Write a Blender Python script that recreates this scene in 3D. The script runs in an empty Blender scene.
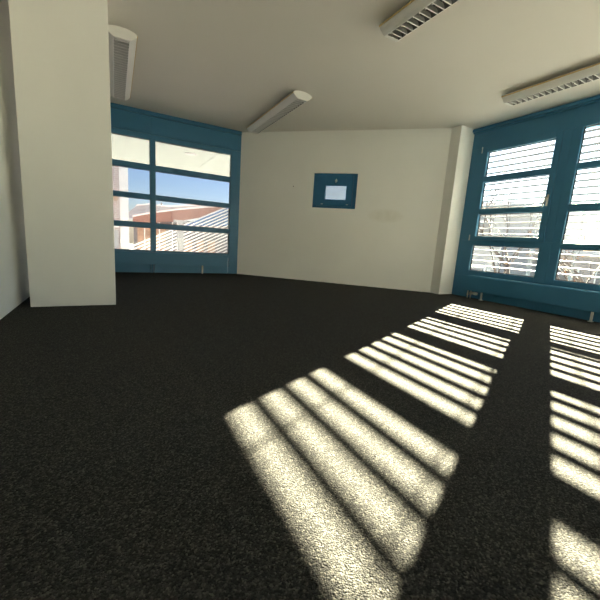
import bpy, math, random
from mathutils import Vector, Matrix
random.seed(7)
COL = bpy.context.scene.collection
PI = math.pi

# ---------------------------------------------------------------- helpers
class MB:
    """collects boxes / tubes / prisms and links them as one mesh object"""
    def __init__(s): s.v = []; s.f = []; s.smooth = set()
    def box(s, x0, x1, y0, y1, z0, z1, M=None):
        b = len(s.v)
        for z in (z0, z1):
            for x, y in ((x0, y0), (x1, y0), (x1, y1), (x0, y1)):
                p = Vector((x, y, z)); s.v.append(M @ p if M else p)
        for q in ((3, 2, 1, 0), (4, 5, 6, 7), (0, 1, 5, 4), (1, 2, 6, 5), (2, 3, 7, 6), (3, 0, 4, 7)):
            s.f.append([b + i for i in q])
        return s
    def prism(s, prof, a, b, M=None, ax='y', smooth=False):
        """closed profile (list of 2D) extruded from a to b; ax: extrusion axis"""
        n = len(prof); k = len(s.v)
        for t in (a, b):
            for (p, q) in prof:
                w = {'x': (t, p, q), 'y': (p, t, q), 'z': (p, q, t)}[ax]
                w = Vector(w); s.v.append(M @ w if M else w)
        for i in range(n):
            j = (i + 1) % n
            if smooth: s.smooth.add(len(s.f))
            s.f.append([k + i, k + j, k + n + j, k + n + i])
        s.f.append([k + i for i in range(n)][::-1]); s.f.append([k + n + i for i in range(n)])
        return s
    def tube(s, pts, radii, n=10, caps=True):
        pts = [Vector(p) for p in pts]
        if not hasattr(radii, '__len__'): radii = [radii] * len(pts)
        k = len(s.v); up = None
        for i, p in enumerate(pts):
            d = (pts[min(i + 1, len(pts) - 1)] - pts[max(i - 1, 0)]).normalized()
            if up is None:
                up = Vector((0, 0, 1)) if abs(d.z) < .9 else Vector((1, 0, 0))
            a = d.cross(up).normalized(); up = a.cross(d).normalized()
            for j in range(n):
                t = 2 * PI * j / n
                s.v.append(p + (a * math.cos(t) + up * math.sin(t)) * radii[i])
        for i in range(len(pts) - 1):
            for j in range(n):
                j2 = (j + 1) % n
                s.smooth.add(len(s.f))
                s.f.append([k + i * n + j, k + i * n + j2, k + (i + 1) * n + j2, k + (i + 1) * n + j])
        if caps:
            s.f.append([k + j for j in range(n)][::-1]); s.f.append([k + (len(pts) - 1) * n + j for j in range(n)])
        return s
    def quad(s, *p):
        k = len(s.v); s.v += [Vector(q) for q in p]; s.f.append(list(range(k, k + len(p)))); return s
    def build(s, name, mat, parent=None, bevel=0, loc=(0, 0, 0)):
        me = bpy.data.meshes.new(name); me.from_pydata([tuple(v) for v in s.v], [], s.f); me.update()
        for i in s.smooth: me.polygons[i].use_smooth = True
        import bmesh
        bm = bmesh.new(); bm.from_mesh(me); bmesh.ops.recalc_face_normals(bm, faces=bm.faces); bm.to_mesh(me); bm.free()
        me.materials.append(mat)
        o = bpy.data.objects.new(name, me); COL.objects.link(o); o.location = loc
        if parent: o.parent = parent
        if bevel:
            m = o.modifiers.new('bevel', 'BEVEL'); m.width = bevel; m.segments = 2; m.limit_method = 'ANGLE'
        return o

def empty(name, loc=(0, 0, 0), rz=0):
    o = bpy.data.objects.new(name, None); COL.objects.link(o); o.location = loc; o.rotation_euler.z = rz
    o.empty_display_size = .1
    return o
def tag(o, label=None, cat=None, group=None, kind=None):
    for k, v in (('label', label), ('category', cat), ('group', group), ('kind', kind)):
        if v: o[k] = v
    return o
def struct(o): o['kind'] = 'structure'; return o
def copy_tree(o, parent=None):
    c = o.copy(); COL.objects.link(c); c.parent = parent
    for ch in list(o.children): copy_tree(ch, c)
    return c

# ---------------------------------------------------------------- materials
def mat(name, col, rough=.6, metal=0, spec=.5, noise=0, nscale=20, bump=0, bscale=60, ndetail=4):
    m = bpy.data.materials.new(name); m.use_nodes = True
    nt = m.node_tree; b = nt.nodes['Principled BSDF']
    b.inputs['Roughness'].default_value = rough; b.inputs['Metallic'].default_value = metal
    b.inputs['Specular IOR Level'].default_value = spec
    tc = nt.nodes.new('ShaderNodeTexCoord')
    if noise:
        n = nt.nodes.new('ShaderNodeTexNoise'); n.inputs['Scale'].default_value = nscale; n.inputs['Detail'].default_value = ndetail
        nt.links.new(tc.outputs['Object'], n.inputs['Vector'])
        r = nt.nodes.new('ShaderNodeValToRGB')
        r.color_ramp.elements[0].position = .3; r.color_ramp.elements[1].position = .7
        r.color_ramp.elements[0].color = [c * (1 - noise) for c in col] + [1]
        r.color_ramp.elements[1].color = [min(1, c * (1 + noise)) for c in col] + [1]
        nt.links.new(n.outputs['Fac'], r.inputs[0]); nt.links.new(r.outputs[0], b.inputs['Base Color'])
    else:
        b.inputs['Base Color'].default_value = (*col, 1)
    if bump:
        n2 = nt.nodes.new('ShaderNodeTexNoise'); n2.inputs['Scale'].default_value = bscale; n2.inputs['Detail'].default_value = 3
        nt.links.new(tc.outputs['Object'], n2.inputs['Vector'])
        bp = nt.nodes.new('ShaderNodeBump'); bp.inputs['Strength'].default_value = bump; bp.inputs['Distance'].default_value = .002
        nt.links.new(n2.outputs['Fac'], bp.inputs['Height']); nt.links.new(bp.outputs[0], b.inputs['Normal'])
    return m

WALL = mat('white_plaster', (.79, .785, .75), .85, spec=.2, noise=.02, nscale=1.5, bump=.25, bscale=180)
CEIL = mat('ceiling_paint', (.70, .67, .62), .9, spec=.15, noise=.015, nscale=1.2, bump=.15, bscale=140)
BLUE = mat('blue_lacquer', (.034, .148, .262), .42, spec=.35, noise=.04, nscale=3)
BLUED = mat('blue_lacquer_small_window', (.014, .11, .23), .42, spec=.35, noise=.04, nscale=5)
GASKET = mat('black_gasket', (.01, .01, .012), .7)
FIXW = mat('luminaire_white', (.72, .71, .68), .45)
AMBER = mat('yellowed_plastic_strip', (.58, .42, .18), .5)
ALU = mat('louvre_aluminium', (.38, .38, .39), .22, metal=1)
BLADE = mat('louvre_blade', (.62, .62, .61), .35, metal=.7)
TUBE = mat('lamp_tube_off', (.80, .80, .78), .3)
STEEL = mat('brushed_steel', (.55, .53, .50), .35, metal=1)
CHROME = mat('valve_metal', (.60, .56, .50), .3, metal=1)
DARKPL = mat('dark_plastic', (.03, .03, .035), .5)
PIPEW = mat('pipe_paint', (.55, .56, .52), .45)
SLAT = mat('blind_slat_paint', (.085, .092, .105), .6, spec=.15)
CORD = mat('blind_cord', (.25, .26, .28), .8)
SLATT = mat('pale_blind_slat', (.22, .26, .34), .6)
_b = SLATT.node_tree.nodes['Principled BSDF']
_tr = SLATT.node_tree.nodes.new('ShaderNodeBsdfTranslucent'); _tr.inputs[0].default_value = (.78, .83, .95, 1)
_mx = SLATT.node_tree.nodes.new('ShaderNodeMixShader'); _mx.inputs[0].default_value = .01
SLATT.node_tree.links.new(_b.outputs[0], _mx.inputs[1]); SLATT.node_tree.links.new(_tr.outputs[0], _mx.inputs[2])
SLATT.node_tree.links.new(_mx.outputs[0], SLATT.node_tree.nodes['Material Output'].inputs[0])
SOFFIT = mat('soffit_paint', (.60, .67, .60), .9, noise=.02, nscale=2)
RENDER = mat('pale_render', (.27, .27, .28), .9, noise=.04, nscale=2)
ROOFG = mat('grey_roof', (.38, .39, .42), .7, noise=.12, nscale=3)
FASCIA = mat('red_brown_fascia', (.28, .155, .125), .8, noise=.12, nscale=2)
TAN = mat('tan_wood', (.38, .26, .18), .8, noise=.25, nscale=4)
DGREY = mat('dark_grey_panel', (.16, .16, .17), .7, noise=.1, nscale=3)
GREYM = mat('grey_metal', (.42, .43, .44), .5)
WHITEM = mat('white_metal', (.80, .80, .78), .5)
BLUEG = mat('blue_glazing', (.05, .14, .34), .3)
GROUND = mat('asphalt_yard', (.22, .22, .23), .95, noise=.15, nscale=.8)
BARK = mat('bark', (.055, .045, .045), .9, noise=.3, nscale=8)
LEAF = mat('dry_orange_leaf', (.30, .15, .07), .8, noise=.3, nscale=3)
HEDGE = mat('hedge', (.10, .12, .05), .95, noise=.5, nscale=6)
BROWNW = mat('brown_house', (.27, .25, .25), .9, noise=.15, nscale=2)

# brick (pale)
BRICK = mat('pale_brick', (.5, .45, .42), .9)
nt = BRICK.node_tree; tc = nt.nodes.new('ShaderNodeTexCoord'); mp = nt.nodes.new('ShaderNodeMapping')
mp.inputs['Rotation'].default_value = (PI / 2, 0, 0)
br = nt.nodes.new('ShaderNodeTexBrick'); br.inputs['Scale'].default_value = 3.2
br.inputs['Color1'].default_value = (.44, .35, .33, 1); br.inputs['Color2'].default_value = (.38, .31, .30, 1); br.inputs['Mortar'].default_value = (.72, .70, .68, 1)
br.inputs['Mortar Size'].default_value = .03
nt.links.new(tc.outputs['Object'], mp.inputs[0]); nt.links.new(mp.outputs[0], br.inputs[0]); nt.links.new(br.outputs[0], nt.nodes['Principled BSDF'].inputs['Base Color'])

# window glass: clear with a Fresnel reflection
GLASS = bpy.data.materials.new('window_glass'); GLASS.use_nodes = True
nt = GLASS.node_tree; nt.nodes.remove(nt.nodes['Principled BSDF'])
t = nt.nodes.new('ShaderNodeBsdfTransparent'); t.inputs[0].default_value = (.96, .98, .97, 1)
g = nt.nodes.new('ShaderNodeBsdfGlossy'); g.inputs['Roughness'].default_value = .01
fr = nt.nodes.new('ShaderNodeFresnel'); fr.inputs[0].default_value = 1.35
mx = nt.nodes.new('ShaderNodeMixShader')
for a, b in ((fr.outputs[0], mx.inputs[0]), (t.outputs[0], mx.inputs[1]), (g.outputs[0], mx.inputs[2]), (mx.outputs[0], nt.nodes['Material Output'].inputs[0])): nt.links.new(a, b)

TGLASS = GLASS.copy(); TGLASS.name = 'tinted_window_glass'  # tint dims the view outdoors so the sky stays below white
for n_ in TGLASS.node_tree.nodes:
    if n_.type == 'BSDF_TRANSPARENT': n_.inputs[0].default_value = (.53, .53, .565, 1)
# carpet: salt-and-pepper loop pile
CARPET = bpy.data.materials.new('charcoal_loop_carpet'); CARPET.use_nodes = True
nt = CARPET.node_tree; L = nt.links.new; b = nt.nodes['Principled BSDF']
tc = nt.nodes.new('ShaderNodeTexCoord')
nw = nt.nodes.new('ShaderNodeTexNoise'); nw.inputs['Scale'].default_value = 60; nw.inputs['Detail'].default_value = 2
L(tc.outputs['Object'], nw.inputs['Vector'])
ad = nt.nodes.new('ShaderNodeVectorMath'); ad.operation = 'MULTIPLY_ADD'; ad.inputs[1].default_value = (.008, .008, .008)
L(nw.outputs['Color'], ad.inputs[0]); L(tc.outputs['Object'], ad.inputs[2])
vo = nt.nodes.new('ShaderNodeTexVoronoi'); vo.inputs['Scale'].default_value = 230; vo.inputs['Randomness'].default_value = 1
L(ad.outputs[0], vo.inputs['Vector'])
sep = nt.nodes.new('ShaderNodeSeparateColor'); L(vo.outputs['Color'], sep.inputs[0])
rp = nt.nodes.new('ShaderNodeValToRGB'); e = rp.color_ramp.elements
e[0].position = 0; e[0].color = (.012, .012, .012, 1); e[1].position = 1; e[1].color = (.085, .082, .072, 1)
for p_, c_ in ((.45, (.024, .024, .023)), (.8, (.042, .041, .038))):
    q = e.new(p_); q.color = (*c_, 1)
L(sep.outputs[0], rp.inputs[0]); L(rp.outputs[0], b.inputs['Base Color'])
bp = nt.nodes.new('ShaderNodeBump'); bp.inputs['Strength'].default_value = .9; bp.inputs['Distance'].default_value = .004; bp.invert = True
L(vo.outputs['Distance'], bp.inputs['Height']); L(bp.outputs[0], b.inputs['Normal'])
b.inputs['Roughness'].default_value = 1; b.inputs['Specular IOR Level'].default_value = .05
b.inputs['Sheen Weight'].default_value = .02; b.inputs['Sheen Roughness'].default_value = .6

# ---------------------------------------------------------------- room measures (metres)
H = 2.646
XL, XR = -.765, 5.062          # left wall face, right window plane
YB, YR = 6.501, -3.2           # left (far) window plane, rear wall
AX, BX, BY = 2.121, 4.739, 3.970   # diagonal back wall: (AX,YB) -> (BX,BY)
PY = 3.788                     # reveal of the right window
T = .25

floor = MB(); floor.box(XL - T, XR + T, YR - T, YB + T, -.12, 0); struct(floor.build('floor', CARPET))
c = MB(); c.box(XL - T, XR + T, YR - T, YB + T, H, H + .25); struct(c.build('ceiling', CEIL))
m = MB(); m.box(XL - T, XL, YR - T, YB + T, 0, H); struct(m.build('wall_left', WALL))
m = MB(); RX0, RX1, RZ0, RZ1 = 2.2, 4.9, .5, 2.4
m.box(XL, RX0, YR - T, YR, 0, H); m.box(RX1, XR + T, YR - T, YR, 0, H); m.box(RX0, RX1, YR - T, YR, 0, RZ0); m.box(RX0, RX1, YR - T, YR, RZ1, H)
struct(m.build('wall_rear', WALL))
# free-standing column beside the left wall
m = MB(); m.box(-.664, -.008, 3.645, 4.12, 0, H); struct(m.build('column', WALL, bevel=.004))

# diagonal back wall with the small window opening (local frame: t along the wall, n outward, z up)
dA = Vector((AX, YB, 0)); dB = Vector((BX, BY, 0)); dt = (dB - dA).normalized(); LEN = (dB - dA).length
dn = Vector((-dt.y, dt.x, 0))
if dn.y < 0: dn = -dn
DM = Matrix(((dt.x, dn.x, 0, dA.x), (dt.y, dn.y, 0, dA.y), (0, 0, 1, 0), (0, 0, 0, 1)))
T0, T1, Z0, Z1 = 1.443, 2.228, 1.342, 1.940
WALLD = WALL.copy(); WALLD.name = 'white_plaster_smudged'
m = MB()
m.box(0, T0, 0, T, 0, H); m.box(T1, LEN, 0, T, 0, H); m.box(T0, T1, 0, T, 0, Z0); m.box(T0, T1, 0, T, Z1, H)
wb = m.build('wall_back', WALLD); struct(wb); wb.matrix_world = DM
for v in wb.data.vertices: pass
# faint scuff mark on the plaster (a worn patch with a shape of its own)
nt = WALLD.node_tree; L = nt.links.new; b = nt.nodes['Principled BSDF']
src = b.inputs['Base Color'].links[0].from_socket
tc = nt.nodes.new('ShaderNodeTexCoord'); mp = nt.nodes.new('ShaderNodeMapping')
mp.vector_type = 'POINT'; mp.inputs['Location'].default_value = (-2.76 / .30, 0, -1.25 / .12); mp.inputs['Scale'].default_value = (1 / .30, .001, 1 / .12)
ns = nt.nodes.new('ShaderNodeTexNoise'); ns.inputs['Scale'].default_value = 9
L(tc.outputs['Object'], mp.inputs[0]); L(tc.outputs['Object'], ns.inputs['Vector'])
ln = nt.nodes.new('ShaderNodeVectorMath'); ln.operation = 'LENGTH'; L(mp.outputs[0], ln.inputs[0])
sm = nt.nodes.new('ShaderNodeMapRange'); sm.inputs['From Min'].default_value = .5; sm.inputs['From Max'].default_value = 1.1
sm.inputs['To Min'].default_value = 1; sm.inputs['To Max'].default_value = 0; L(ln.outputs['Value'], sm.inputs['Value'])
mu = nt.nodes.new('ShaderNodeMath'); mu.operation = 'MULTIPLY'; L(sm.outputs[0], mu.inputs[0]); L(ns.outputs['Fac'], mu.inputs[1])
mixc = nt.nodes.new('ShaderNodeMix'); mixc.data_type = 'RGBA'; mixc.inputs['B'].default_value = (.66, .64, .57, 1)
L(mu.outputs[0], mixc.inputs['Factor']); L(src, mixc.inputs['A']); L(mixc.outputs['Result'], b.inputs['Base Color'])

# right wall: pier between the back wall and the window, and the lintel zone is the window's own head panel
m = MB()
m.prism([(BX, BY), (BX, PY), (XR + T, PY), (XR + T, PY + .1), (BX + .18, BY + .18)], 0, H, ax='z')
struct(m.build('wall_right', WALL))
# strip of wall left of the far window (hidden behind the column from here)
# ---------------------------------------------------------------- windows
def pane(mb, parent, x0, x1, y0, y1, z0, z1):
    pass

# ---- window_1: blue grid window at the far left
W1 = struct(empty('window_1', (0, YB, 0)))
def w1(name, *boxes, mt=BLUE, bv=.004):
    mb = MB()
    for bx in boxes: mb.box(*bx)
    return mb.build(name, mt, W1, bv)
gx = [(-.66, .55), (.63, 1.94)]
gz = [(.385, .780), (.858, 1.258), (1.335, 1.735), (1.822, 2.222)]
w1('frame', (XL, -.66, .0, .09, .12, 2.30), (1.94, AX + .03, -.0, .09, 0, 2.30), (-.66, 1.94, .0, .09, .30, .385), (-.66, 1.94, 0, .09, 2.222, 2.30))
w1('mullion', (.55, .63, .002, .085, .385, 2.222))
for a, b_ in ((.780, .858), (1.258, 1.335), (1.735, 1.822)):
    w1('transom', (-.66, .55, .004, .08, a, b_), (.63, 1.94, .004, .08, a, b_))
w1('head_panel', (XL, AX + .03, .0, .12, 2.305, H), (XL, .555, -.012, 0, 2.33, 2.57), (.565, 1.925, -.012, 0, 2.33, 2.57))
w1('cornice', (XL, AX - .01, -.05, 0, 2.585, H))
w1('lower_panel', (XL, .585, .0, .09, 0, .30), (.59, 1.93, .0, .09, 0, .30))
for a in gx:
    for z in gz:
        gp = w1('glass_pane', (a[0] - .01, a[1] + .01, .050, .056, z[0] - .01, z[1] + .01), mt=TGLASS, bv=0)
        mb = MB(); q = .008
        mb.box(a[0], a[0] + q, .035, .05, *z); mb.box(a[1] - q, a[1], .035, .05, *z); mb.box(*a, .035, .05, z[0], z[0] + q); mb.box(*a, .035, .05, z[1] - q, z[1])
        mb.build('gasket', GASKET, gp)

# ---- windows in the right wall; local x = outward, y along the wall
def right_window(name, y0, y1, casement, first=False):
    W = struct(empty(name, (XR, 0, 0)))
    def part(nm, *boxes, mt=BLUE, bv=.004, par=W):
        mb = MB()
        for bx in boxes: mb.box(*bx)
        return mb.build(nm, mt, par, bv)
    ztop, zbot = 2.33, .44
    ga, gb = (y0 + .135, y1 - .278) if casement else (y0 + .13, y1 - .105)
    if casement: ga, gb = 2.578, 3.505
    D = .058
    lower = (2.54, 3.535) if casement else (ga, gb)
    part('frame', (0, D, y0, lower[0], zbot - .09, .92), (0, D, lower[1], y1, zbot - .09, .92), (0, D, lower[0], lower[1], zbot - .09, zbot),
         (0, D, lower[0], lower[1], .845, .92),
         (0, D, y0, (2.50 if casement else ga), .92, ztop), (0, D, (3.58 if casement else gb), y1, .92, ztop))
    part('head_panel', (0, .14, y0, y1, ztop, H))
    part('cornice', (-.055, 0, y0, y1 - (.0 if first else 0), 2.592, 2.634), (-.03, 0, y0, y1, 2.57, 2.592))
    part('lower_panel', (0, .10, y0, y0 + .76, 0, .351), (0, .10, y0 + .765, y1, 0, .351), (.02, .09, y0 + .7, y0 + .8, 0, .34))
    if casement:
        cs = part('casement', (-.014, D - .02, 2.500, ga, .920, ztop), (-.014, D - .02, gb, 3.580, .920, ztop),
                  (-.014, D - .02, ga, gb, .920, .985), (-.014, D - .02, ga, gb, 2.255, ztop))
        zs = [(.985, 1.325), (1.405, 1.81), (1.892, 2.255)]
        for a, b_ in ((1.325, 1.405), (1.81, 1.892)):
            part('transom', (-.010, D - .025, ga, gb, a, b_), par=cs)
        h = MB(); h.box(-.022, -.014, 2.530, 2.556, 1.395, 1.545)
        ho = h.build('handle', STEEL, cs, .003)
        lv = MB(); lv.tube([(-.018, 2.543, 1.50), (-.06, 2.543, 1.50)], .009); lv.tube([(-.058, 2.543, 1.51), (-.062, 2.556, 1.45), (-.060, 2.578, 1.375)], [.011, .010, .009])
        lv.build('lever', STEEL, ho)
        for z in (2.29, .955):
            hg = MB(); hg.tube([(-.022, 3.592, z - .04), (-.022, 3.592, z + .05)], .007); hg.build('hinge', GREYM, cs)
        panes = [(ga, gb, *z) for z in zs] + [(lower[0], lower[1], zbot, .845)]
    else:
        zs = [(.44, .84), (.93, 1.32), (1.41, 1.83), (1.90, ztop)]
        for a, b_ in ((1.32, 1.41), (1.83, 1.90)):
            part('transom', (.002, D - .01, ga, gb, a, b_))
        zs[0] = (.44, .845); zs[1] = (.92, 1.32)
        panes = [(ga, gb, *z) for z in zs]
    for (a, b_, c_, d_) in panes:
        gp = part('glass_pane', (.045, .051, a - .01, b_ + .01, c_ - .01, d_ + .01), mt=GLASS, bv=0)
        q = .009
        part('gasket', (.03, .045, a, a + q, c_, d_), (.03, .045, b_ - q, b_, c_, d_), (.03, .045, a, b_, c_, c_ + q), (.03, .045, a, b_, d_ - q, d_), mt=GASKET, bv=0, par=gp)
    return W
right_window('window_2', 2.40, PY, True, True)
right_window('window_3', .85, 2.40, False)
right_window('window_4', -.75, .85, False)
right_window('window_5', -2.35, -.75, False)
m = MB(); m.box(XR, XR + T, YR, -2.35, 0, H); struct(m.build('wall_right', WALL))

# ---- unseen window added in the rear wall to bring in more light
W9 = struct(empty('added_rear_window', (0, YR, 0)))
m = MB()
for bx in ((RX0, RX0 + .08), (3.51, 3.59), (RX1 - .08, RX1)): m.box(bx[0], bx[1], -.12, -.04, RZ0, RZ1)
for bz in ((RZ0, RZ0 + .08), (RZ1 - .08, RZ1)): m.box(RX0, RX1, -.12, -.04, *bz)
m.build('frame', BLUE, W9, .004)
m = MB(); m.box(RX0 + .07, RX1 - .07, -.085, -.079, RZ0 + .07, RZ1 - .07); m.build('glass_pane', GLASS, W9)
m = MB(); m.box(-9, 12, -19, -17, -3.2, 5.0); struct(m.build('unseen_bounce_wall', mat('bounce_wall_blue_grey', (.115, .125, .14), .9)))  # unseen facade added to bounce sunlight in through the rear window
# ---- small window in the diagonal wall (window_6)
W6 = struct(empty('window_6')); W6.matrix_world = DM
def w6(nm, *boxes, mt=BLUED, bv=.003, par=W6):
    mb = MB()
    for bx in boxes: mb.box(*bx)
    o = mb.build(nm, mt, par, bv); return o
g0, g1, h0, h1 = 1.664, 2.041, 1.497, 1.731
w6('frame', (T0, T0 + .07, .035, .12, Z0, Z1), (T1 - .07, T1, .035, .12, Z0, Z1), (T0, T1, .035, .12, Z0, Z0 + .035), (T0, T1, .035, .12, Z1 - .035, Z1))
cs = w6('casement', (T0 + .073, g0, .020, .10, Z0 + .038, Z1 - .038), (g1, T1 - .073, .020, .10, Z0 + .038, Z1 - .038),
        (g0, g1, .020, .10, Z0 + .038, h0), (g0, g1, .020, .10, h1, Z1 - .038))
w6('glass_pane', (g0 - .01, g1 + .01, .06, .066, h0 - .01, h1 + .01), mt=GLASS, bv=0)
hb = MB(); hb.tube([(1.853, .020, 1.815), (1.853, .008, 1.815)], .022, 14); ho = hb.build('handle', STEEL, cs)
hb = MB(); hb.tube([(1.853, .014, 1.815), (1.853, -.012, 1.818)], .008); hb.tube([(1.862, -.012, 1.842), (1.853, -.014, 1.82), (1.852, -.012, 1.775)], [.008, .009, .007]); hb.build('lever', STEEL, ho)
for tx in (1.622, 2.077):
    hb = MB(); hb.box(tx - .02, tx + .02, .012, .02, 1.405, 1.419); hb.build('catch', GREYM, cs, .002)

# ---------------------------------------------------------------- exterior blinds
def slat_profile(u, z, w=.066, tilt=math.radians(-10), camber=.006, th=.0012):
    pts = []
    n = 6
    for i in range(n + 1):
        s_ = (i / n - .5); pts.append((s_ * w, camber * (1 - 4 * s_ * s_)))
    low = [(a, b_ - th) for a, b_ in pts][::-1]
    P = pts + low; c_, s_ = math.cos(tilt), math.sin(tilt)
    return [(u + a * c_ - b_ * s_, z + a * s_ + b_ * c_) for a, b_ in P]
PITCH = .0855
BXC = XR + .185
def blind(y0, y1, label, zs, win=None):
    R = empty('venetian_blind' if not win else win, (BXC, (y0 + y1) / 2, 2.50))
    if win: struct(R)
    else: tag(R, label, 'blind', 'outside blinds behind the right-hand windows')
    oy = (y0 + y1) / 2; hw = (y1 - y0) / 2
    mb = MB()
    z = .52 - PITCH
    while z < 2.47:
        # profile runs outward (x) and up; the outer edge is the higher one
        mb.prism([(a, b_ - 2.50) for a, b_ in slat_profile(0, z)], -hw, hw, smooth=False)
        z += PITCH
    mb.build('slats', SLAT, R)
    mb = MB(); mb.box(-.04, .04, -hw, hw, -.02, .05); mb.build('head_rail', GREYM, R)
    mb = MB(); mb.box(-.04, .04, -hw, hw, .345 - 2.5, .36 - 2.5); mb.build('bottom_rail', GREYM, R)
    for f in zs:
        mb = MB()
        for dx in (-.041, .041): mb.box(dx - .0012, dx + .0012, f - oy - .0025, f - oy + .0025, .36 - 2.5, -.02)
        mb.box(-.0015, .0015, f - oy - .004, f - oy + .004, .36 - 2.5, -.02)
        mb.build('ladder_cord', CORD, R)
    for s_ in (-1, 1):
        mb = MB(); mb.box(-.02, .02, s_ * (hw + .008) - .006, s_ * (hw + .008) + .006, .345 - 2.5, .05); mb.build('guide_rail', GREYM, R)
    return R
blind(2.425, 3.66, 'outside venetian blind behind the casement window with the handle', (3.30, 2.72))
blind(.875, 2.375, 'outside venetian blind behind the window at the right edge of the photo', (2.19, 1.62, 1.05))
blind(-.725, .825, None, (.5, -.4), 'window_4_blind')  # this and the next: blinds of the unseen windows along the right wall
blind(-2.325, -.775, None, (-1.1, -2.0), 'window_5_blind')
# small closed blind outside the little window
R6 = empty('venetian_blind'); R6.matrix_world = DM @ Matrix.Translation((1.8525, .285, 1.30))
tag(R6, 'pale closed blind seen through the small square window in the white wall', 'blind')
mb = MB(); z = .03
while z < .68:
    c_, s_ = math.cos(math.radians(-62)), math.sin(math.radians(-62))
    mb.prism([(-.02 * c_, z - .02 * s_), (.02 * c_, z + .02 * s_), (.02 * c_ + .001, z + .02 * s_ + .001), (-.02 * c_ + .001, z - .02 * s_ + .001)], -.46, .46, ax='x')
    z += .031
mb.build('slats', SLATT, R6)
mb = MB(); mb.box(-.46, .46, -.02, .02, .69, .72); mb.build('head_rail', GREYM, R6)

# ---------------------------------------------------------------- radiators under the windows
def radiator_right():
    R = empty('radiator', (XR, 1.76, 0)); tag(R, 'long low blue radiator casing on feet below the right-hand windows', 'radiator', None)
    y0, y1 = 1.76 - 1.76, 3.46 - 1.76
    mb = MB(); mb.prism([(-.115, .125), (-.115, .352), (-.105, .364), (-.004, .364), (-.004, .125)], -.9, y1)
    mb.build('casing', BLUE, R, .003)
    mb = MB()
    y = -.85
    while y < y1 - .05:
        mb.box(-.095, -.02, y, y + .05, .3645, .3665); y += .056
    mb.build('top_grille', BLUE, R)
    for y in (3.20 - 1.76, .03, -.7):
        mb = MB(); mb.box(-.085, -.065, y - .012, y + .012, 0, .125); mb.box(-.10, -.05, y - .022, y + .022, 0, .008)
        mb.build('foot', PIPEW, R, .002)
    mb = MB(); mb.tube([(-.06, 3.405 - 1.76, .085), (-.06, 3.34 - 1.76, .085)], [.022, .019], 14); vo_ = mb.build('valve', CHROME, R)
    mb = MB(); mb.tube([(-.06, 3.34 - 1.76, .085), (-.06, 3.285 - 1.76, .085)], [.024, .022], 16); mb.build('thermostat_head', FIXW, vo_)
    for dy in (0, .05):
        mb = MB(); mb.tube([(-.06, 3.445 - 1.76 - dy, 0), (-.06, 3.445 - 1.76 - dy, .13)], .0095); mb.tube([(-.06, 3.445 - 1.76 - dy, .05), (-.06, 3.445 - 1.76 - dy, .08)], .015)
        mb.build('pipe', CHROME, R)
radiator_right()
def radiator_left():
    R = empty('radiator', (.6, YB, 0)); tag(R, 'low blue radiator casing below the far left grid window', 'radiator')
    mb = MB(); mb.prism([(-.075, .150), (-.075, .352), (-.067, .362), (-.004, .362), (-.004, .150)], -1.25, 1.30, ax='x')
    # prism on x uses (y, z) profile
    mb.build('casing', BLUE, R, .003)
    for x, w in ((.012, .008), (-.045, .008), (-1.0, .012)):
        mb = MB(); mb.box(x - w, x + w, -.06, -.004, 0, .15); mb.build('foot', BLUE, R, .002)
    mb = MB(); mb.tube([(.832, -.05, 0), (.832, -.05, .15)], .014); mb.build('pipe', PIPEW, R)
radiator_left()

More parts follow.
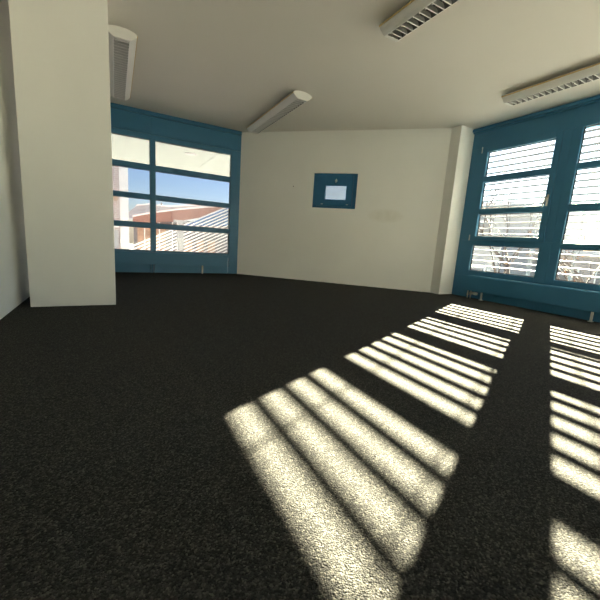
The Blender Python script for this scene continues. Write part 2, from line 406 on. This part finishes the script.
# ---------------------------------------------------------------- ceiling luminaires
def luminaire():
    """louvred fluorescent fitting, local y = length (0 .. LN), domed back fixed to the ceiling"""
    LN = 1.78
    R = empty('ceiling_light')
    zb = -.110
    hw, lw, zc = .138, .070, -.054
    arch = [(hw * math.cos(PI * i / 16), zc + .042 * math.sin(PI * i / 16)) for i in range(17)]      # right corner -> top -> left corner
    arch_in = [(.93 * x, z - .005) for x, z in arch]
    mb = MB(); mb.prism(arch + arch_in[::-1], .004, LN - .004, smooth=False); mb.build('domed_back', FIXW, R)
    mb = MB()
    for s_ in (-1, 1):
        prof = [(hw, zc), (.122, -.072), (.098, -.094), (lw + .003, zb), (lw, zb), (lw, zb + .012), (.094, -.086), (.117, -.066), (hw - .006, zc)]
        mb.prism([(s_ * a, b_) for a, b_ in prof], .004, LN - .004)
    mb.build('housing', FIXW, R)
    cap = arch + [(-hw, zc), (-.122, -.073), (-.098, -.095), (-lw - .003, zb - .001), (lw + .003, zb - .001), (.098, -.095), (.122, -.073)]
    for y in (0, LN - .006):
        mb = MB(); mb.prism(cap, y, y + .006); mb.build('end_cap', FIXW, R)
    for s_ in (-1, 1):
        mb = MB(); mb.box(s_ * (hw + .001) - .0025, s_ * (hw + .001) + .0025, .0, LN, zc - .006, zc + .007); mb.build('edge_strip', AMBER, R)
    # louvre: side reflectors and cross blades
    mb = MB()
    for s_ in (-1, 1):
        mb.prism([(s_ * (lw - .001), zb), (s_ * (lw - .004), zb), (s_ * .060, zb + .024), (s_ * .045, zb + .042), (s_ * .045, zb + .046), (s_ * .064, zb + .026)], .03, LN - .03)
    lo = mb.build('louvre', ALU, R)
    mb = MB(); y = .06
    while y < LN - .04:
        mb.prism([(y - .005, zb + .001), (y + .005, zb + .001), (y + .001, zb + .038), (y - .001, zb + .038)], -lw + .005, lw - .005, ax='x')
        y += .0635
    cb = mb.build('cross_blades', BLADE, lo)
    mb = MB(); y = .06
    while y < LN - .04:
        mb.box(-lw + .004, lw - .004, y - .0045, y + .0045, zb - .001, zb + .003); y += .0635
    for s_ in (-1, 1): mb.box(s_ * (lw - .001) - .003, s_ * (lw - .001) + .003, .03, LN - .03, zb - .001, zb + .003)
    mb.build('louvre_edge_glints', TUBE, lo)  # white strips paint the bright reflections onto the lower blade edges
    for y0_, y1_ in ((.006, .03), (LN - .03, LN - .006)):
        mb = MB(); mb.box(-lw, lw, y0_, y1_, zb, zb + .004); mb.build('louvre_end', FIXW, lo)
    mb = MB(); mb.box(-.064, .064, .01, LN - .01, zb + .050, zb + .053); mb.build('reflector', ALU, R)
    mb = MB(); mb.tube([(0, .05, zb + .0445), (0, LN - .05, zb + .0445)], .005); mb.build('lamp_tube', TUBE, R)
    for y in (.3, LN - .3):
        mb = MB(); mb.box(-.04, .04, y - .04, y + .04, -.016, 0); mb.build('bracket', FIXW, R)
    return R, LN
lum, LN = luminaire()
spots = [(.103, 4.085, 'louvred ceiling light half hidden by the white column'),
         (2.190, 4.245, 'louvred ceiling light nearest the diagonal white wall'),
         (2.190, 2.62 - LN, 'louvred ceiling light cut off by the top edge of the photo'),
         (4.277, 2.80 - LN, 'louvred ceiling light closest to the right-hand windows')]
for i, (x, y, lab) in enumerate(spots):
    o = lum if i == 0 else copy_tree(lum)
    o.location = (x, y, H); tag(o, lab, 'ceiling light', 'louvred fluorescent ceiling lights')

# ---------------------------------------------------------------- screw left in the wall
p = DM @ Vector((1.075, 0, 1.70))
mb = MB(); mb.tube([DM @ Vector((1.075, .004, 1.70)) - p, DM @ Vector((1.075, -.012, 1.70)) - p], [.006, .009], 10)
tag(mb.build('wall_screw', DARKPL, loc=p), 'small dark screw in the white wall left of the small window', 'screw')

# ================================================================ outside
GZ = -3.2
m = MB(); m.box(-60, 90, -60, 110, GZ - .2, GZ); struct(m.build('outside_ground', GROUND))
# roof overhang above the far left window
m = MB(); m.prism([(-6, YB + .13), (3.2, YB + .13), (7.5, 8.3), (7.5, 11.3), (-6, 11.3)], 2.56, 2.80, ax='z')
sf = struct(m.build('outside_soffit', SOFFIT))
m = MB()
for x in (-1.6, .25, 2.1, 3.95): m.box(x, x + .008, YB + .3, 11.2, 2.555, 2.5595)
m.build('panel_joint', GREYM, sf)
R = empty('ceiling_downlight', (1.60, 8.58, 2.56)); tag(R, 'round recessed light in the white overhang seen through the far left window', 'ceiling light')
mb = MB(); pr = []
for i in range(24): pass
mb.tube([(0, 0, 0), (0, 0, -.02)], [.14, .125], 24); mb.build('trim_ring', WHITEM, R)
mb = MB(); mb.tube([(0, 0, -.02), (0, 0, -.028)], [.095, .085], 24); mb.build('diffuser', TUBE, R)

# pale brick building on the left
R = empty('brick_building', (-3, 16, GZ)); tag(R, 'pale brick building with white corner strip at the left of the grid window', 'building')
def bp_(nm, x0, x1, y0, y1, z0, z1, mt, par=R, org=(-3, 16, GZ)):
    mb = MB(); mb.box(x0 - org[0], x1 - org[0], y0 - org[1], y1 - org[1], z0 - org[2], z1 - org[2]); return mb.build(nm, mt, par)
bp_('wall', -6, .20, 16, 17.2, GZ, 6, BRICK)
bp_('corner_strip', .20, .52, 15.95, 17.2, GZ, 6.1, WHITEM)
bp_('lower_panel', -.9, .12, 15.96, 16.0, -1.0, .70, GREYM)
bp_('window_band', -.9, .13, 15.94, 16.0, 1.86, 2.02, TAN)
bp_('ledge', -2, .16, 15.85, 16.0, .80, .87, WHITEM)
f = bp_('window', -1.6, -.25, 15.95, 16.0, 2.1, 3.3, WHITEM)
bp_('pane', -1.5, -.35, 15.94, 15.96, 2.2, 3.2, DGREY, f)
bp_('wall_lamp', .18, .34, 15.85, 15.95, .18, .30, WHITEM)

# pavilion with curved red-brown eave
org = (4, 24, GZ)
R = empty('pavilion', org); tag(R, 'low building with curved red-brown eave and grey roof behind the grid window', 'building')
def curve_band(nm, top, bot, y0, y1, mt):
    mb = MB(); prof = [(x - org[0], z - org[2]) for x, z in top] + [(x - org[0], z - org[2]) for x, z in bot[::-1]]
    mb.prism(prof, y0 - org[1], y1 - org[1]); return mb.build(nm, mt, R)
top = [(1.02, 1.53), (1.7, 1.74), (2.34, 1.90), (3.5, 2.17), (4.45, 2.36), (5.77, 2.60), (7.4, 2.80), (9.5, 2.95)]
bot = [(1.02, 1.28), (1.7, 1.28), (2.34, 1.33), (3.5, 1.46), (4.45, 1.68), (5.78, 2.00), (7.4, 2.32), (9.5, 2.5)]
curve_band('eave_fascia', top, bot, 24, 24.6, FASCIA)
curve_band('gutter', [(x, z + .10) for x, z in top], top, 23.9, 24.7, WHITEM)
curve_band('roof', [(.85, 1.90), (1.02, 2.07), (1.31, 2.32), (2.0, 2.46), (3.31, 2.45), (4.44, 2.62), (6.1, 2.95), (7.4, 3.1), (9.5, 3.2)],
           [(.85, 1.5), (1.02, 1.53), (1.31, 1.6), (2.0, 1.8), (3.31, 2.1), (4.44, 2.36), (6.1, 2.6), (7.4, 2.75), (9.5, 2.9)], 25.5, 30, ROOFG)
curve_band('ridge_cap', [(1.28, 2.40), (2.0, 2.54), (3.31, 2.53), (4.44, 2.72), (6.1, 3.05), (9.5, 3.3)], [(1.28, 2.32), (2.0, 2.46), (3.31, 2.45), (4.44, 2.62), (6.1, 2.95), (9.5, 3.2)], 25.4, 27, WHITEM)
def pv(nm, x0, x1, y0, y1, z0, z1, mt):
    mb = MB(); mb.box(x0 - org[0], x1 - org[0], y0 - org[1], y1 - org[1], z0 - org[2], z1 - org[2]); return mb.build(nm, mt, R)
pv('wall', 1.1, 9.5, 25.0, 25.4, GZ, 1.6, DGREY)
for x in (1.3, 1.75, 2.2, 2.65): pv('timber_panel', x, x + .38, 24.9, 25.0, GZ, .95, TAN)
for x in (4.3, 5.1, 5.9): pv('timber_panel', x, x + .5, 24.9, 25.0, GZ, .3, TAN)
for x in (1.68, 2.58, 3.4): pv('post', x, x + .06, 24.6, 24.7, GZ, 1.5, WHITEM)
pv('chimney_pipe', 2.85, 2.95, 26, 26.1, 2.45, 2.75, DGREY)

# grey post with a small cap in front of the pavilion
R = empty('post', (1.98, 12.4, GZ)); tag(R, 'grey square post with a flat cap in front of the low building', 'post')
mb = MB(); mb.box(-.10, .10, -.10, .10, 0, 1.10 - GZ); mb.build('shaft', GREYM, R)
mb = MB(); mb.box(-.20, .20, -.2, .2, 1.10 - GZ, 1.16 - GZ); mb.build('cap', GREYM, R)

# slanted glazed canopy with white bars
CO = (1.8, 13.3, GZ)
R = empty('glazed_canopy', CO); tag(R, 'slanting blue glazed canopy with rows of white bars outside the grid window', 'canopy')
def cz(z): return z - CO[2]
sl = .50
def bar(x0, z0, x1, z1, y0, w=.030, d=.09):
    mb = MB(); a = math.atan2(z1 - z0, x1 - x0); Ln = math.hypot(x1 - x0, z1 - z0)
    M = Matrix.Translation((x0 - CO[0], y0 - CO[1], cz(z0))) @ Matrix.Rotation(-a, 4, 'Y') @ Matrix.Rotation(math.radians(-18), 4, 'X')
    mb.box(0, Ln, -d / 2, d / 2, -w / 2, w / 2, M); return mb.build('bar', WHITEM, R)
k = 0
RX = 3.98
c0 = 1.90   # line: z = c + sl*(x-RX) at the right edge
zr = 1.90
while zr > -.9:
    # clip the bar to the triangle's lower edge z = -.05 and the upper-left edge
    xl = max(.55, RX - (zr + .05) / sl) if zr > -.05 else RX
    if RX - xl > .15: bar(xl, zr + sl * (xl - RX), RX, zr, 13.3 + (1.9 - zr) * -.35)
    zr -= .115
mb = MB(); q = [(RX, 1.86), (RX, 1.12), (2.25, 1.02)]
mb.prism([(x - CO[0], cz(z)) for x, z in q], .06, .09); mb.build('blue_glass', BLUEG, R)
mb = MB(); mb.box(.55 - CO[0], RX - CO[0], -.6, .25, cz(-.25), cz(-.10)); mb.build('edge_beam', WHITEM, R)
mb = MB(); mb.box(RX - CO[0], RX + .12 - CO[0], -.7, .2, 0, cz(1.95)); mb.build('side_post', WHITEM, R)

# right-hand side: buildings, hedge, trees
def house(name, label, x0, x1, y0, y1, z1, wallm, roofm, wins):
    R = empty(name, (x0, (y0 + y1) / 2, GZ)); tag(R, label, 'building')
    mb = MB(); mb.box(0, x1 - x0, -(y1 - y0) / 2, (y1 - y0) / 2, 0, z1 - GZ); mb.build('wall', wallm, R)
    mb = MB(); mb.box(-.3, x1 - x0 + .3, -(y1 - y0) / 2 - .3, (y1 - y0) / 2 + .3, z1 - GZ, z1 - GZ + .25); mb.build('roof', roofm, R)
    for (wy, wz, w, h) in wins:
        mb = MB(); mb.box(-.05, 0, wy - w / 2, wy + w / 2, wz - GZ, wz - GZ + h); f = mb.build('window', WHITEM, R)
        mb = MB(); mb.box(-.07, -.05, wy - w / 2 + .08, wy + w / 2 - .08, wz - GZ + .08, wz - GZ + h - .08); mb.build('pane', DGREY, f)
house('apartment_building', 'grey rendered building behind the blinds of the casement window', 20, 30, 12.1, 24, 3.5, RENDER, ROOFG,
      [(-4.6, 1.4, 1.2, 1.3), (-2.6, 1.4, 1.2, 1.3), (-.6, 1.4, 1.2, 1.3), (-4.6, -1.4, 1.2, 1.3), (-2.6, -1.4, 1.2, 1.3), (-.6, -1.4, 1.2, 1.3)])
house('garage_building', 'low grey building across the yard behind the right-hand blinds', 24, 30, 2.0, 11.5, 1.0, BROWNW, ROOFG,
      [(3.6, -.8, 1.4, 1.1), (1.4, -.8, 1.4, 1.1), (-.8, -.8, 1.4, 1.1), (-3.0, -.8, 1.4, 1.1)])
# hedge as one lumpy bush row
def blob(c_, r, rnd, mb, n=9, m_=6):
    k = len(mb.v)
    for j in range(m_ + 1):
        ph = PI * j / m_
        for i in range(n):
            th = 2 * PI * i / n; rr = r * (1 + rnd.uniform(-.18, .18))
            mb.v.append(Vector((c_[0] + rr * math.sin(ph) * math.cos(th), c_[1] + rr * math.sin(ph) * math.sin(th), c_[2] + rr * .9 * math.cos(ph))))
    for j in range(m_):
        for i in range(n):
            i2 = (i + 1) % n; mb.f.append([k + j * n + i, k + j * n + i2, k + (j + 1) * n + i2, k + (j + 1) * n + i])
rnd = random.Random(3)
R = empty('hedge', (19, 4.6, GZ)); tag(R, 'low dark hedge in front of the low grey building', 'hedge')
mb = MB()
for i in range(26): blob((rnd.uniform(-.4, .4), -5 + i * .42, 1.0 + rnd.uniform(-.1, .3)), rnd.uniform(.8, 1.1), rnd, mb)
mb.build('foliage', HEDGE, R)

def tree(loc, hgt, label, seed, leaf_n, spread=.9):
    rnd = random.Random(seed)
    R = empty('bare_tree', loc); tag(R, label, 'tree', 'bare trees outside the right-hand windows')
    mb = MB(); lf = MB(); tips = []
    def grow(p, d, L_, r, lv):
        pts = [p]; q = p
        nseg = 4
        for i in range(nseg):
            d = (d + Vector((rnd.uniform(-.18, .18), rnd.uniform(-.18, .18), rnd.uniform(-.05, .12)))).normalized()
            q = q + d * L_ / nseg; pts.append(q)
        mb.tube(pts, [r * (1 - .45 * i / nseg) for i in range(nseg + 1)], 6 if lv < 2 else 4)
        if lv >= 2: tips.append(q); tips.append(pts[2])
        if lv < 4:
            for c_ in range(3 if lv < 2 else 2):
                a = rnd.uniform(0, 2 * PI); s_ = Vector((math.cos(a), math.sin(a), rnd.uniform(.1, .7))) * spread
                grow(pts[rnd.choice((2, 3, 4))], (d + s_).normalized(), L_ * rnd.uniform(.55, .78), r * .52, lv + 1)
    grow(Vector((0, 0, 0)), Vector((0, 0, 1)), hgt * .42, .12, 0)
    mb.build('trunk', BARK, R)
    for i in range(leaf_n):
        c_ = rnd.choice(tips) + Vector((rnd.uniform(-.15, .15), rnd.uniform(-.15, .15), rnd.uniform(-.12, .05)))
        u = Vector((rnd.uniform(-1, 1), rnd.uniform(-1, 1), rnd.uniform(-1, 1))).normalized() * .05
        w = u.orthogonal().normalized() * .03
        n_ = u.cross(w).normalized() * .004
        lf.quad(c_ - u, c_ + w + n_, c_ + u, c_ - w + n_)
    lo = lf.build('leaves', LEAF, R); lo['kind'] = 'stuff'
tree((13.2, 7.3, GZ), 8.6, 'bare tree with a few orange leaves behind the casement window', 5, 70)
tree((14.5, 5.0, GZ), 7.6, 'bare tree with orange leaves behind the window at the right edge', 12, 70)

# ---------------------------------------------------------------- light
sun_dir = Vector((2.11, 1.004, 1.0)).normalized()     # towards the sun
SUN = bpy.data.lights.new('sun', 'SUN'); SUN.energy = 200; SUN.angle = math.radians(.42); SUN.color = (1.0, .89, .64)
so = bpy.data.objects.new('sun', SUN); COL.objects.link(so); so.rotation_euler = sun_dir.to_track_quat('Z', 'Y').to_euler(); so.location = (20, 10, 12)
w = bpy.data.worlds.new('world'); bpy.context.scene.world = w; w.use_nodes = True
nt = w.node_tree; bg = nt.nodes['Background']
sky = nt.nodes.new('ShaderNodeTexSky'); sky.sky_type = 'NISHITA'; sky.sun_disc = False
sky.sun_elevation = math.asin(sun_dir.z); sky.sun_rotation = math.atan2(sun_dir.x, sun_dir.y)
sky.air_density = 1.0; sky.dust_density = .3; sky.ozone_density = 2.5
nt.links.new(sky.outputs[0], bg.inputs[0]); bg.inputs[1].default_value = .30

# ---------------------------------------------------------------- camera
f, yaw, pt, rl = 337.2071, 28.9763, 9.851, 3.8249
y_, p_, r_ = (math.radians(v) for v in (yaw, pt, rl))
F = Vector((math.sin(y_) * math.cos(p_), math.cos(y_) * math.cos(p_), -math.sin(p_)))
r0 = Vector((math.cos(y_), -math.sin(y_), 0)); u0 = r0.cross(F)
RR = r0 * math.cos(r_) + u0 * math.sin(r_); UU = -r0 * math.sin(r_) + u0 * math.cos(r_)
cd = bpy.data.cameras.new('camera'); cam = bpy.data.objects.new('camera', cd); COL.objects.link(cam)
cd.sensor_width = 36; cd.sensor_fit = 'HORIZONTAL'; cd.lens = f * 36 / 600; cd.clip_start = .02; cd.clip_end = 500
M = Matrix.Identity(4)
for i in range(3): M[i][0] = RR[i]; M[i][1] = UU[i]; M[i][2] = -F[i]
M[0][3], M[1][3], M[2][3] = 0, 0, .72
cam.matrix_world = M
sc = bpy.context.scene; sc.camera = cam
sc.view_settings.view_transform = 'Standard'; sc.view_settings.look = 'None'; sc.view_settings.gamma = 1
sc.view_settings.use_curve_mapping = False; sc.view_settings.exposure = .5
sc.cycles.max_bounces = 14; sc.cycles.diffuse_bounces = 8; sc.cycles.transparent_max_bounces = 24; sc.cycles.glossy_bounces = 4
sc.cycles.sample_clamp_indirect = 8; sc.cycles.use_denoising = True
